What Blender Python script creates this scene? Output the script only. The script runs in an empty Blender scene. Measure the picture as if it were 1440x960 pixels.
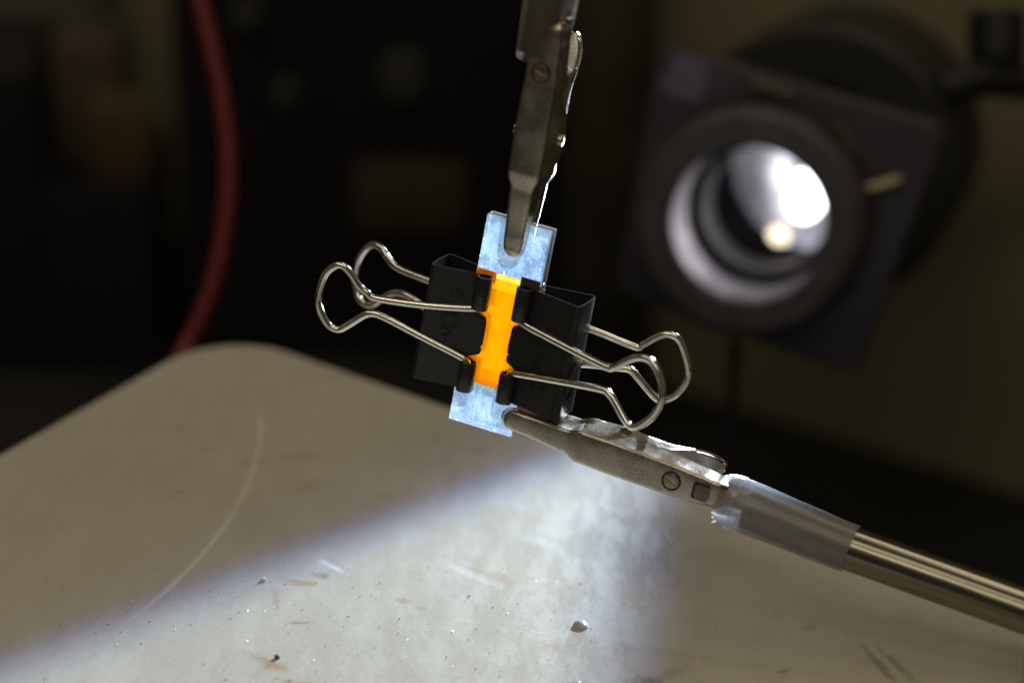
# Binder clips, a taped glass sample and two alligator clips over a stained enamel plate.
# All builder coordinates are millimetres; one Blender unit is one centimetre.
import bpy, bmesh, math, random
from mathutils import Vector, Matrix
random.seed(7)
MM = 0.1
R = math.radians
sc = bpy.context.scene
C = sc.collection
sc.unit_settings.system = 'METRIC'
sc.unit_settings.scale_length = 0.01

# ------------------------------------------------------------------ camera
PITCH = R(25)
FOCUS = 500.0
SUBJ = Vector((0, 0, 44.4))
FWD = Vector((0, math.cos(PITCH), -math.sin(PITCH)))
UP = Vector((0, math.sin(PITCH), math.cos(PITCH)))
RT = Vector((1, 0, 0))
CAM = SUBJ - FWD * FOCUS
cd = bpy.data.cameras.new('camera')
cam = bpy.data.objects.new('camera', cd)
C.objects.link(cam)
cam.location = CAM * MM
cam.rotation_euler = (math.pi / 2 - PITCH, 0, 0)
cd.lens = 100
cd.sensor_width = 36
cd.clip_start = 1
cd.clip_end = 2000
cd.dof.use_dof = True
cd.dof.focus_distance = FOCUS * MM
cd.dof.aperture_fstop = 0.070
cd.dof.aperture_blades = 9
sc.camera = cam

# ------------------------------------------------------------------ world and lights
w = bpy.data.worlds.new('World')
sc.world = w
w.use_nodes = True
w.node_tree.nodes['Background'].inputs[0].default_value = (1.0, 0.86, 0.62, 1)
w.node_tree.nodes['Background'].inputs[1].default_value = 0.055

sc.view_settings.view_transform = 'Standard'
sc.view_settings.look = 'None'
sc.view_settings.exposure = 0
sc.view_settings.gamma = 1
sc.cycles.use_denoising = True
sc.cycles.max_bounces = 12
sc.cycles.transparent_max_bounces = 24
sc.cycles.sample_clamp_indirect = 6
sc.cycles.caustics_reflective = False
sc.cycles.caustics_refractive = False


def aim(o, src, dst):
    o.location = src * MM
    o.rotation_euler = (dst - src).to_track_quat('-Z', 'Y').to_euler()


# unseen overhead lights for the dim room, rows added to weaken the rod's shadow
for (lx_, ly_, lz_, en, sx_, sy_) in ((-600, -300, 2000, 44000, 170, 40), (700, 400, 2000, 46000, 170, 40), (-100, -1500, 1800, 52000, 170, 40)):
    al = bpy.data.lights.new('ceiling_light', 'AREA')
    al.shape = 'RECTANGLE'
    al.size, al.size_y = sx_, sy_
    al.energy = en
    al.color = (1.0, 0.87, 0.645)
    alo = bpy.data.objects.new('ceiling_light', al)
    C.objects.link(alo)
    aim(alo, Vector((lx_, ly_, lz_)), Vector((0, 300, 0)))

# the beam: an unseen lamp behind and above the sample, cut by a mask in its nodes
AZ, EL, LDIST = R(38), R(24), 620.0
LPOS = SUBJ + Vector((math.sin(AZ) * math.cos(EL), math.cos(AZ) * math.cos(EL), math.sin(EL))) * LDIST
LAIM = Vector((-10, 0, 20))
sl = bpy.data.lights.new('beam_lamp', 'SPOT')
sl.energy = 1.0
sl.color = (0.69, 0.83, 1.0)
sl.shadow_soft_size = 0.7
sl.spot_size = R(26)
sl.spot_blend = 0.15
slo = bpy.data.objects.new('beam_lamp', sl)
C.objects.link(slo)
aim(slo, LPOS, LAIM)

def beam_mask(lamp, pos, target, power, edges, inside, shifts, above=None, below_gain=1.0):
    """Shape a lamp's light by a mask added in its nodes: straight soft edges, the colours set a little apart.
    edges: pairs of points the light's edge passes through, and its softness. above: light that leaves the lamp upwards is not masked."""
    rot = (target - pos).to_track_quat('-Z', 'Y').to_matrix()

    def uv(p):
        q = rot.transposed() @ (Vector(p) - pos)
        return Vector((q.x / -q.z, q.y / -q.z))
    lamp.use_nodes = True
    nt = lamp.node_tree
    N, L = nt.nodes, nt.links
    em = N['Emission']
    tc = N.new('ShaderNodeTexCoord')
    sp = N.new('ShaderNodeSeparateXYZ')
    L.new(tc.outputs['Normal'], sp.inputs[0])

    def m(op, a, b=None):
        n = N.new('ShaderNodeMath')
        n.operation = op
        for i, x in enumerate((a, b)):
            if x is None:
                continue
            if isinstance(x, (int, float)):
                n.inputs[i].default_value = x
            else:
                L.new(x, n.inputs[i])
        return n.outputs[0]

    def step(x, lo, hi):
        mr = N.new('ShaderNodeMapRange')
        mr.interpolation_type = 'SMOOTHERSTEP'
        L.new(x, mr.inputs[0])
        mr.inputs[1].default_value, mr.inputs[2].default_value = lo, hi
        return mr.outputs[0]
    az_ = m('ABSOLUTE', sp.outputs[2])
    u = m('DIVIDE', sp.outputs[0], az_)
    v = m('DIVIDE', sp.outputs[1], az_)
    mid = uv(inside)
    E_ = []
    for pa, pb, soft in edges:
        a, b = uv(pa), uv(pb)
        n = Vector((-(b - a).y, (b - a).x)).normalized()
        if n.dot(mid - a) < 0:
            n = -n
        E_.append((m('ADD', m('ADD', m('MULTIPLY', u, n.x), m('MULTIPLY', v, n.y)), -n.dot(a)), soft))
    comb = N.new('ShaderNodeCombineColor')
    for ch, shift in enumerate(shifts):
        cur = None
        for d, soft in E_:
            e = step(d, -soft * (1 + shift), soft * (1 - shift))
            cur = e if cur is None else m('MULTIPLY', cur, e)
        if above is not None:
            lim = uv(above).y
            cur = m('MAXIMUM', m('MULTIPLY', cur, below_gain), step(v, lim - 0.03, lim + 0.03))
        L.new(cur, comb.inputs[ch])
    L.new(comb.outputs[0], em.inputs[0])
    em.inputs[1].default_value = power


BEAM_EDGE, BEAM_SIDE = ((5.08, 33.81, 0), (-82.6, -36.15, 0)), ((21.6, 27.7, 0), (14.8, -41.4, 0))
beam_mask(sl, LPOS, LAIM, 315000.0, [(*BEAM_EDGE, 0.0080), (*BEAM_SIDE, 0.0042)], (-5, -10, 0), (-0.12, 0.0, 0.45))

# the lamp seen shining out of the round lens, aimed at the glass, a mask shaping its patch on the plate
LENS_C = CAM + (RT * ((1050 - 720) / 4000) + UP * ((480 - 316) / 4000) + FWD) * 630
LENS_IN = (RT * 6.6 + UP * 5.1 + FWD * 25).normalized()
ll = bpy.data.lights.new('lens_lamp', 'SPOT')
ll.energy = 1.0
ll.color = (0.78, 0.89, 1.0)
ll.shadow_soft_size = 0.8
ll.spot_size = R(120)
ll.spot_blend = 0.6
llo = bpy.data.objects.new('lens_lamp', ll)
C.objects.link(llo)
LENS_POS = LENS_C - LENS_IN * 2.5
aim(llo, LENS_POS, Vector((0, 0, 40)))
beam_mask(ll, LENS_POS, Vector((0, 0, 40)), 20000.0, [(*BEAM_EDGE, 0.03), (*BEAM_SIDE, 0.02)], (-5, -10, 0), (-0.12, -0.04, 0.25), above=(0, 0, 25), below_gain=0.9)

# ------------------------------------------------------------------ materials


class NT:
    def __init__(self, name):
        self.m = bpy.data.materials.new(name)
        self.m.use_nodes = True
        self.t = self.m.node_tree
        self.t.nodes.clear()
        self.out = self.n('OutputMaterial')

    def n(self, k, **kw):
        x = self.t.nodes.new('ShaderNode' + k)
        for a, b in kw.items():
            setattr(x, a, b)
        return x

    def put(self, sock, x):
        if x is None:
            return
        if isinstance(x, bpy.types.NodeSocket):
            self.t.links.new(x, sock)
        elif isinstance(x, (tuple, list)) and len(x) == 3 and sock.type == 'RGBA':
            sock.default_value = (*x, 1)
        else:
            sock.default_value = x

    def math(self, op, a, b=None, c=None):
        x = self.n('Math', operation=op)
        for i, s in enumerate((a, b, c)):
            self.put(x.inputs[i], s)
        return x.outputs[0]

    def obj(self):
        return self.n('TexCoord').outputs['Object']

    def mapped(self, scale=(1, 1, 1), loc=(0, 0, 0), rot=(0, 0, 0)):
        x = self.n('Mapping')
        self.put(x.inputs[0], self.obj())
        x.inputs['Scale'].default_value = scale
        x.inputs['Location'].default_value = loc
        x.inputs['Rotation'].default_value = rot
        return x.outputs[0]

    def noise(self, scale, detail=4, rough=0.55, vec=None, dist=0.0):
        x = self.n('TexNoise')
        self.put(x.inputs['Vector'], vec if vec is not None else self.obj())
        x.inputs['Scale'].default_value = scale
        x.inputs['Detail'].default_value = detail
        x.inputs['Roughness'].default_value = rough
        x.inputs['Distortion'].default_value = dist
        return x.outputs[0]

    def voronoi(self, scale, vec=None):
        x = self.n('TexVoronoi')
        self.put(x.inputs['Vector'], vec if vec is not None else self.obj())
        x.inputs['Scale'].default_value = scale
        return x.outputs['Distance']

    def ramp(self, f, a, b, c0=0.0, c1=1.0, smooth=True):
        x = self.n('MapRange', interpolation_type='SMOOTHSTEP' if smooth else 'LINEAR')
        self.put(x.inputs[0], f)
        x.inputs[1].default_value, x.inputs[2].default_value = a, b
        x.inputs[3].default_value, x.inputs[4].default_value = c0, c1
        return x.outputs[0]

    def mix(self, f, a, b):
        x = self.n('Mix', data_type='RGBA')
        self.put(x.inputs[0], f)
        self.put(x.inputs[6], a)
        self.put(x.inputs[7], b)
        return x.outputs[2]

    def bump(self, h, strength=0.2, dist=0.02):
        x = self.n('Bump')
        self.put(x.inputs['Height'], h)
        x.inputs['Strength'].default_value = strength
        x.inputs['Distance'].default_value = dist
        return x.outputs[0]

    def bsdf(self, **kw):
        p = self.n('BsdfPrincipled')
        for k, v in kw.items():
            self.put(p.inputs[k.replace('_', ' ')], v)
        return p.outputs[0]

    def mixs(self, f, a, b):
        x = self.n('MixShader')
        self.put(x.inputs[0], f)
        self.put(x.inputs[1], a)
        self.put(x.inputs[2], b)
        return x.outputs[0]

    def sh(self, kind, **kw):
        x = self.n('Bsdf' + kind)
        for k, v in kw.items():
            self.put(x.inputs[k], v)
        return x.outputs[0]

    def fresnel(self, ior=1.5):
        x = self.n('LayerWeight')
        x.inputs[0].default_value = 0.5
        f0 = ((ior - 1) / (ior + 1)) ** 2
        return self.math('MULTIPLY_ADD', self.math('POWER', x.outputs['Facing'], 5.0), 1 - f0, f0)

    def done(self, s):
        self.t.links.new(s, self.out.inputs[0])
        return self.m


def plain(name, col, rough, metal=0.0, grain=0.12, scale=6.0, bump=0.0, spec=0.5):
    k = NT(name)
    n = k.noise(scale, 5)
    f = k.ramp(n, 0.3, 0.7)
    c = k.mix(f, tuple(x * (1 - grain) for x in col), tuple(min(1, x * (1 + grain)) for x in col))
    kw = dict(Base_Color=c, Metallic=metal, Roughness=k.ramp(k.noise(scale * 2.3, 4), 0.3, 0.7, rough * 0.85, min(1, rough * 1.18)))
    p = k.n('BsdfPrincipled')
    for a, b in kw.items():
        k.put(p.inputs[a.replace('_', ' ')], b)
    p.inputs['Specular IOR Level'].default_value = spec
    if bump:
        k.put(p.inputs['Normal'], k.bump(k.noise(scale * 4, 3), bump, 0.01))
    return k.done(p.outputs[0])


M = {}
M['clip_black'] = plain('clip_black', (0.020, 0.020, 0.022), 0.30, grain=0.2, scale=9, bump=0.03)
M['clip_mark'] = plain('clip_mark', (0.016, 0.016, 0.018), 0.30, grain=0.2, scale=9)
M['wire'] = plain('wire', (0.80, 0.77, 0.69), 0.11, metal=1.0, grain=0.10, scale=14, bump=0.05)
M['black_plastic'] = plain('black_plastic', (0.010, 0.009, 0.010), 0.5, grain=0.3, scale=1.2)
M['black_anodised'] = plain('black_anodised', (0.034, 0.030, 0.036), 0.42, grain=0.2, scale=1.5)
M['ring_black'] = plain('ring_black', (0.060, 0.055, 0.060), 0.5, grain=0.2, scale=1.5)
M['bench_black'] = plain('bench_black', (0.012, 0.011, 0.010), 0.7, grain=0.4, scale=0.08)
M['wall_olive'] = plain('wall_olive', (0.30, 0.27, 0.165), 0.8, grain=0.15, scale=0.06)
M['sticker'] = plain('sticker', (0.13, 0.12, 0.20), 0.5, grain=0.2, scale=2)
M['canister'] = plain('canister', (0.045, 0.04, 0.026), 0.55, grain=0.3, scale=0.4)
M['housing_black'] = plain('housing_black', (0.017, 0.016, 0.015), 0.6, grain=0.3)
M['brass_dim'] = plain('brass_dim', (0.085, 0.08, 0.055), 0.6)  # dimmer copy of brass, the weaker glint put into the colour
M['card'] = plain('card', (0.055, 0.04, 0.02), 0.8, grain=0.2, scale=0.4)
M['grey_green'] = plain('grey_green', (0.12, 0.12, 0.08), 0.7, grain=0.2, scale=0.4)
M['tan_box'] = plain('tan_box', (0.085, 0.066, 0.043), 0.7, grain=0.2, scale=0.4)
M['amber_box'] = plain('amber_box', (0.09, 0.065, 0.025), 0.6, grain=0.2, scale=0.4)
M['red_cable'] = plain('red_cable', (0.17, 0.016, 0.024), 0.45, grain=0.15, scale=2)
M['brass'] = plain('brass', (0.62, 0.50, 0.30), 0.32, metal=1.0)
M['knob_grey'] = plain('knob_grey', (0.055, 0.053, 0.045), 0.5, metal=0.0)
M['screw'] = plain('screw', (0.42, 0.36, 0.25), 0.3, metal=1.0, grain=0.3, scale=10)
M['tape_tan'] = plain('tape_tan', (0.55, 0.47, 0.27), 0.7, grain=0.12, scale=2)
M['dark_gap'] = plain('dark_gap', (0.03, 0.026, 0.02), 0.6, grain=0.3, scale=6)  # shade of the screw seat and slots put into a dark colour
M['barrel_black'] = plain('barrel_black', (0.006, 0.006, 0.006), 0.6)


def mat_steel():
    k = NT('jaw_steel')
    n1 = k.noise(2.2, 6, 0.6)
    pits = k.ramp(k.voronoi(19), 0.10, 0.30)
    pm = k.ramp(k.noise(3.0, 4), 0.42, 0.62)
    pit = k.math('MAXIMUM', pits, k.math('SUBTRACT', 1.0, pm))
    fine = k.ramp(k.noise(38, 3), 0.35, 0.65)
    c = k.mix(k.ramp(n1, 0.3, 0.7), (0.44, 0.40, 0.34), (0.62, 0.57, 0.49))
    c = k.mix(pit, (0.16, 0.13, 0.10), c)
    c = k.mix(k.math('MULTIPLY', fine, 0.35), c, (0.28, 0.25, 0.20))
    blot = k.ramp(k.noise(5.5, 2), 0.69, 0.76)
    c = k.mix(blot, c, (0.05, 0.04, 0.03))
    p = k.n('BsdfPrincipled')
    k.put(p.inputs['Base Color'], c)
    p.inputs['Metallic'].default_value = 1.0
    k.put(p.inputs['Roughness'], k.ramp(n1, 0.3, 0.7, 0.22, 0.34))
    k.put(p.inputs['Normal'], k.bump(k.math('ADD', pit, k.math('MULTIPLY', fine, 0.4)), 0.25, 0.01))
    return k.done(p.outputs[0])


M['jaw_steel'] = mat_steel()


def mat_rod():
    k = NT('rod_steel')
    n = k.noise(14, 6, 0.7, vec=k.mapped((0.012, 1, 1)))
    p = k.n('BsdfPrincipled')
    k.put(p.inputs['Base Color'], k.mix(k.ramp(n, 0.3, 0.7), (0.19, 0.18, 0.145), (0.34, 0.315, 0.25)))
    p.inputs['Metallic'].default_value = 1
    k.put(p.inputs['Roughness'], k.ramp(n, 0.3, 0.7, 0.12, 0.24))
    k.put(p.inputs['Normal'], k.bump(n, 0.22, 0.01))
    return k.done(p.outputs[0])


M['rod'] = mat_rod()


def mat_glass_clear():
    k = NT('glass_clear')
    return k.done(k.mixs(k.fresnel(1.5), k.sh('Transparent', Color=(0.95, 0.97, 0.97)), k.sh('Glossy', Color=(1, 1, 1), Roughness=0.05)))


def mat_glass_dusty():
    """Front of the glass: a haze of dust and residue that scatters the light that comes through."""
    k = NT('glass_dusty')
    n = k.ramp(k.noise(3.0, 8, 0.72), 0.34, 0.66)
    sp = k.ramp(k.voronoi(11), 0.05, 0.15, 1.0, 0.0)
    sp = k.math('MULTIPLY', sp, k.ramp(k.noise(6, 3), 0.44, 0.52))
    fine = k.ramp(k.noise(26, 5, 0.75), 0.50, 0.64)
    scr = k.ramp(k.noise(4.0, 3, 0.5, vec=k.mapped((7, 0.6, 1), rot=(0, 0, 0.35))), 0.60, 0.68)
    c = k.mix(n, (0.31, 0.46, 0.70), (0.50, 0.65, 0.86))
    c = k.mix(k.math('MULTIPLY', fine, 0.45), c, (0.80, 0.88, 0.96))
    c = k.mix(k.math('MULTIPLY', scr, 0.45), c, (0.88, 0.92, 0.97))
    c = k.mix(sp, c, (1.0, 1.0, 1.0))
    tr = k.sh('Translucent', Color=c)
    hz = k.math('ADD', k.math('ADD', 0.30, k.math('MULTIPLY', n, 0.18)), k.math('MULTIPLY', sp, 0.4))
    s = k.mixs(hz, k.sh('Transparent', Color=(0.9, 0.95, 1.0)), tr)
    s = k.mixs(k.math('MULTIPLY', k.fresnel(1.5), 0.8), s, k.sh('Glossy', Color=(1, 1, 1), Roughness=0.12))
    return k.done(s)


def mat_glass_edge():
    k = NT('glass_edge')
    n = k.ramp(k.noise(7, 5, vec=k.mapped((1, 0.5, 4))), 0.3, 0.7)
    c = k.mix(n, (0.50, 0.48, 0.49), (0.86, 0.80, 0.78))
    s = k.mixs(0.82, k.sh('Transparent', Color=(0.9, 0.92, 0.92)), k.mixs(0.35, k.sh('Translucent', Color=c), k.sh('Diffuse', Color=c)))
    return k.done(k.mixs(k.fresnel(1.5), s, k.sh('Glossy', Color=(1, 1, 1), Roughness=0.25)))


def mat_tape(name, col, tcol, amount):
    k = NT(name)
    n = k.ramp(k.noise(1.6, 6, 0.65, vec=k.mapped((1.6, 0.8, 1))), 0.3, 0.7)
    c = k.mix(n, (col[0] * 0.88, col[1] * 0.66, col[2] * 0.5), col)
    sp = k.ramp(k.voronoi(13), 0.02, 0.07, 1.0, 0.0)
    sp = k.math('MULTIPLY', sp, k.ramp(k.noise(3, 2), 0.56, 0.62))
    scr = k.ramp(k.noise(5.0, 3, 0.5, vec=k.mapped((5, 0.7, 1), rot=(0, 0, 0.5))), 0.66, 0.72)
    c = k.mix(k.math('MULTIPLY', scr, 0.25), c, (1.0, 0.84, 0.40))
    c = k.mix(k.math('MULTIPLY', sp, 0.8), c, (1.0, 0.86, 0.45))
    nb = k.bump(k.noise(1.6, 3, vec=k.mapped((3, 0.7, 1))), 0.12, 0.05)
    s = k.mixs(amount, k.sh('Transparent', Color=tcol), k.sh('Translucent', Color=c))
    return k.done(k.mixs(k.math('MULTIPLY', k.fresnel(1.5), 0.5), s, k.sh('Glossy', Color=(1, 1, 1), Roughness=0.12, Normal=nb)))


M['glass_clear'] = mat_glass_clear()
M['glass_dusty'] = mat_glass_dusty()
M['glass_edge'] = mat_glass_edge()
M['tape_orange'] = mat_tape('tape_orange', (0.95, 0.45, 0.004), (1.0, 0.82, 0.25), 0.70)
M['tape_amber'] = mat_tape('tape_amber', (0.62, 0.25, 0.006), (0.80, 0.42, 0.06), 0.55)
M['tape_thin'] = mat_tape('tape_thin', (1.0, 0.6, 0.02), (1.0, 0.97, 0.85), 0.25)
M['tape_yellow'] = mat_tape('tape_yellow', (0.80, 0.66, 0.16), (0.98, 0.9, 0.5), 0.55)


def mat_sleeve(name, tint, haze, rough, trans=(0.82, 0.80, 0.76), through=0.45):
    k = NT(name)
    n = k.ramp(k.noise(3.0, 5, 0.6, vec=k.mapped((0.35, 2.0, 2.0))), 0.3, 0.7)
    h = k.math('MULTIPLY', k.math('ADD', k.math('MULTIPLY', n, 0.45), 0.75), haze)
    body = k.mixs(through, k.sh('Diffuse', Color=tint), k.sh('Translucent', Color=tint))
    s = k.mixs(h, k.sh('Transparent', Color=trans), body)
    nb = k.bump(k.noise(6, 3, vec=k.mapped((0.4, 2, 2))), 0.15, 0.02)
    f = k.math('MULTIPLY', k.fresnel(1.45), 0.9)
    return k.done(k.mixs(f, s, k.sh('Glossy', Color=(1, 1, 1), Roughness=rough, Normal=nb)))


M['sleeve_frosted'] = mat_sleeve('sleeve_frosted', (0.62, 0.62, 0.63), 0.80, 0.3, (0.90, 0.89, 0.87), 0.62)
M['sleeve_clear'] = mat_sleeve('sleeve_clear', (0.40, 0.36, 0.31), 0.30, 0.18, (0.80, 0.77, 0.70))
M['sleeve_skin'] = mat_sleeve('sleeve_skin', (0.8, 0.8, 0.8), 0.06, 0.25, (0.97, 0.97, 0.97), 0.7)
M['sleeve_torn'] = mat_sleeve('sleeve_torn', (0.97, 0.97, 1.0), 0.62, 0.22, (0.96, 0.96, 0.98), 0.8)


def mat_droplet():
    k = NT('droplet_glue')
    p = k.n('BsdfPrincipled')
    p.inputs['Base Color'].default_value = (0.50, 0.52, 0.55, 1)
    p.inputs['Roughness'].default_value = 0.15
    p.inputs['IOR'].default_value = 1.5
    p.inputs['Coat Weight'].default_value = 0.8
    p.inputs['Coat Roughness'].default_value = 0.05
    k.put(p.inputs['Normal'], k.bump(k.noise(12, 3), 0.35, 0.03))
    return k.done(p.outputs[0])


M['droplet'] = mat_droplet()
M['grain_bright'] = plain('grain_bright', (0.95, 0.95, 0.97), 0.3, metal=0.85, grain=0.03)
M['chip_white'] = mat_sleeve('chip_white', (0.97, 0.97, 0.98), 0.9, 0.12, through=0.8)
M['white_grit'] = plain('white_grit', (0.9, 0.9, 0.9), 0.25, grain=0.08)
M['dark_grit'] = plain('dark_grit', (0.10, 0.08, 0.06), 0.6, grain=0.3)


def mat_plate():
    """Off-white enamel: grain, rust smears, scuffs and a long curved scratch, all fixed marks of the surface."""
    k = NT('plate_enamel')
    xyz = k.n('SeparateXYZ')
    k.put(xyz.inputs[0], k.obj())
    X, Y = xyz.outputs[0], xyz.outputs[1]
    wob = k.math('SUBTRACT', k.noise(4.2, 6, 0.7), 0.5)
    big = k.ramp(k.noise(0.10, 5, 0.6), 0.3, 0.7)
    mid = k.ramp(k.noise(0.55, 6, 0.62, vec=k.mapped((1, 0.6, 1), rot=(0, 0, 0.6))), 0.3, 0.75)
    c = k.mix(big, (0.60, 0.57, 0.48), (0.68, 0.65, 0.56))
    c = k.mix(k.math('MULTIPLY', mid, 0.20), c, (0.53, 0.495, 0.405))
    # wiped rust
    rust = k.ramp(k.noise(0.42, 7, 0.68, vec=k.mapped((0.7, 1.5, 1), loc=(3, 1, 0), rot=(0, 0, -0.35))), 0.60, 0.80)
    c = k.mix(k.math('MULTIPLY', rust, 0.5), c, (0.46, 0.33, 0.18))
    rust2 = k.ramp(k.noise(1.3, 6, 0.7, vec=k.mapped((0.6, 1.3, 1), loc=(9, 4, 0), rot=(0, 0, 0.5))), 0.63, 0.76)
    c = k.mix(k.math('MULTIPLY', rust2, 0.22), c, (0.42, 0.31, 0.18))
    grain = k.ramp(k.noise(14, 3, 0.6), 0.35, 0.65)
    c = k.mix(k.math('MULTIPLY', grain, 0.16), c, (0.42, 0.39, 0.33))
    hair = k.ramp(k.noise(2.2, 4, 0.6, vec=k.mapped((0.25, 7, 1), rot=(0, 0, 0.75))), 0.62, 0.70)
    c = k.mix(k.math('MULTIPLY', hair, 0.16), c, (0.84, 0.83, 0.78))

    def blob(x, y, rx, ry, ang, col, amt):
        nonlocal c
        dx = k.math('SUBTRACT', X, x * MM)
        dy = k.math('SUBTRACT', Y, y * MM)
        ca, sa = math.cos(ang), math.sin(ang)
        a = k.math('DIVIDE', k.math('ADD', k.math('MULTIPLY', dx, ca), k.math('MULTIPLY', dy, sa)), rx * MM)
        b = k.math('DIVIDE', k.math('SUBTRACT', k.math('MULTIPLY', dy, ca), k.math('MULTIPLY', dx, sa)), ry * MM)
        d = k.math('SQRT', k.math('ADD', k.math('MULTIPLY', a, a), k.math('MULTIPLY', b, b)))
        d = k.math('ADD', d, k.math('MULTIPLY', wob, 3.4))
        c = k.mix(k.math('MULTIPLY', k.ramp(d, 0.1, 1.5, 1.0, 0.0), amt), c, col)
    for x, y, rx, ry, ang, col, amt in PLATE_MARKS:
        blob(x, y, rx, ry, ang, col, amt)
    # curved arc of reflected light, put into the colour
    ax, ay, ar, a0, a1 = GLEAM_ARC
    dx = k.math('SUBTRACT', X, ax * MM)
    dy = k.math('SUBTRACT', Y, ay * MM)
    d = k.math('ABSOLUTE', k.math('SUBTRACT', k.math('SQRT', k.math('ADD', k.math('MULTIPLY', dx, dx), k.math('MULTIPLY', dy, dy))), ar * MM))
    band = k.ramp(d, 0.01, 0.09, 1.0, 0.0)
    ext = k.math('MULTIPLY', k.ramp(Y, a0 * MM, a0 * MM + 2.0), k.ramp(Y, a1 * MM - 1.2, a1 * MM, 1.0, 0.0))
    ext = k.math('MULTIPLY', ext, k.ramp(X, ax * MM, ax * MM + 0.2))
    sc_ = k.math('MULTIPLY', k.math('MULTIPLY', band, ext), k.ramp(k.noise(1.0, 3), 0.3, 0.62, 0.45, 1.0))
    c = k.mix(k.math('MULTIPLY', sc_, 0.6), c, (0.95, 0.93, 0.86))
    p = k.n('BsdfPrincipled')
    k.put(p.inputs['Base Color'], c)
    rr = k.ramp(k.noise(1.3, 7, 0.7, vec=k.mapped((1.5, 0.45, 1), rot=(0, 0, -0.55))), 0.36, 0.64, 0.20, 0.60)
    k.put(p.inputs['Roughness'], rr)
    p.inputs['Specular IOR Level'].default_value = 0.55
    h = k.math('ADD', k.math('MULTIPLY', k.noise(1.1, 5, 0.5), 0.5), k.math('ADD', k.math('MULTIPLY', k.noise(24, 4, 0.7), 0.13), k.math('MULTIPLY', k.noise(3.2, 5, 0.6), 0.25)))
    k.put(p.inputs['Normal'], k.bump(h, 0.35, 0.05))
    return k.done(p.outputs[0])


# marks on the plate (mm on its surface): x, y, half length, half width, direction, colour, strength
RUST, PALE, DARK, OCHRE = (0.42, 0.24, 0.09), (0.90, 0.92, 0.95), (0.16, 0.13, 0.10), (0.36, 0.28, 0.12)
PLATE_MARKS = [
    (-37.5, -21.5, 2.3, 0.5, 0.05, RUST, 0.75), (-38.0, -7.5, 3.2, 1.1, -0.3, RUST, 0.45), (-42.0, -14.0, 0.7, 4.0, 0.1, RUST, 0.35),
    (-41.5, -35.0, 4.5, 1.3, -0.7, RUST, 0.55), (-35.5, -42.0, 4.0, 1.5, -0.4, RUST, 0.5), (-19.0, -14.0, 2.2, 1.0, -0.3, RUST, 0.45),
    (-16.0, -16.5, 1.8, 0.7, -0.5, RUST, 0.35), (-3.0, -5.0, 4.0, 1.4, -0.6, RUST, 0.35), (6.5, -30.0, 3.5, 2.2, 0.2, RUST, 0.25),
    (-34.5, -5.0, 1.5, 1.2, 0, DARK, 0.45), (-32.6, -1.6, 3.6, 0.62, -0.75, PALE, 0.95),
    (22.5, -41.5, 3.4, 2.2, 0.2, DARK, 0.7), (27.5, -38.0, 3.0, 1.6, 0.5, OCHRE, 0.5), (46.0, -37.5, 1.0, 0.6, 0, DARK, 0.7),
    (63.0, -36.0, 0.9, 7.0, 0.35, DARK, 0.55), (66.5, -37.0, 0.8, 8.0, 0.40, DARK, 0.45), (68.0, -20.0, 4.0, 2.0, 0.4, OCHRE, 0.25),
    (34.0, -34.0, 20.0, 2.0, -0.25, DARK, 0.14), (76.0, -28.0, 1.8, 1.2, 0.2, OCHRE, 0.3), (52.0, -23.0, 1.4, 1.0, 0.2, DARK, 0.3),
    (-50.0, 40.0, 3.0, 1.2, 0.2, OCHRE, 0.4), (-42.0, 42.0, 4.0, 1.4, 0.1, OCHRE, 0.4), (-60.0, 45.0, 2.6, 1.0, 0.0, OCHRE, 0.35),
    (-67.0, 54.0, 3.4, 1.0, 0.1, OCHRE, 0.35), (-71.0, 45.0, 3.4, 0.8, 0.0, OCHRE, 0.3), (-38.0, 30.0, 3.4, 2.0, 0.3, OCHRE, 0.3),
    (-64.0, 27.0, 1.4, 1.2, 0.3, DARK, 0.18), (-25.0, 25.0, 4.0, 1.6, 0.3, DARK, 0.12), (-6.0, 45.0, 4.0, 1.5, 0, DARK, 0.2),
    (20.0, 20.0, 5.0, 1.5, -0.5, PALE, 0.25), (5.0, 8.0, 6.0, 2.0, -0.6, PALE, 0.25), (-8.0, -4.0, 5.0, 1.0, -0.7, PALE, 0.4)]  # pale streaks put the lit patch's cloudy sheen into the colour
GLEAM_ARC = (-185.9, 45.8, 136.0, -28.0, 68.0)
M['plate'] = mat_plate()


def mat_emit(name, col, strength):
    k = NT(name)
    e = k.n('Emission')
    f = k.n('LayerWeight')
    f.inputs[0].default_value = 0.35
    k.put(e.inputs[0], k.mix(f.outputs['Facing'], col, (1.0, 0.82, 0.62)))
    e.inputs[1].default_value = strength
    return k.done(e.outputs[0])


M['bulb'] = mat_emit('bulb', (1.0, 0.98, 0.96), 9.0)
M['bulb_warm'] = mat_emit('bulb_warm', (1.0, 0.80, 0.55), 3.0)
M['reflector'] = plain('reflector', (0.62, 0.63, 0.68), 0.28, metal=1.0, grain=0.05, scale=3)
M['sleeve_metal'] = plain('sleeve_metal', (0.40, 0.38, 0.43), 0.5, metal=1.0, grain=0.25, scale=2)


def mat_lens():
    k = NT('lens_glass')
    return k.done(k.mixs(k.math('MULTIPLY', k.fresnel(1.45), 0.8), k.sh('Transparent', Color=(0.97, 0.98, 1.0)), k.sh('Glossy', Color=(0.8, 0.85, 1.0), Roughness=0.06)))


M['lens_glass'] = mat_lens()

# ------------------------------------------------------------------ builders
OFF = {}


def frame(origin, x, y, z):
    m = Matrix((x, y, z)).transposed().to_4x4()
    m.translation = origin
    return m


def tag(o, label=None, cat=None, group=None, kind=None):
    for a, b in (('label', label), ('category', cat), ('group', group), ('kind', kind)):
        if b:
            o[a] = b
    return o


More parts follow.
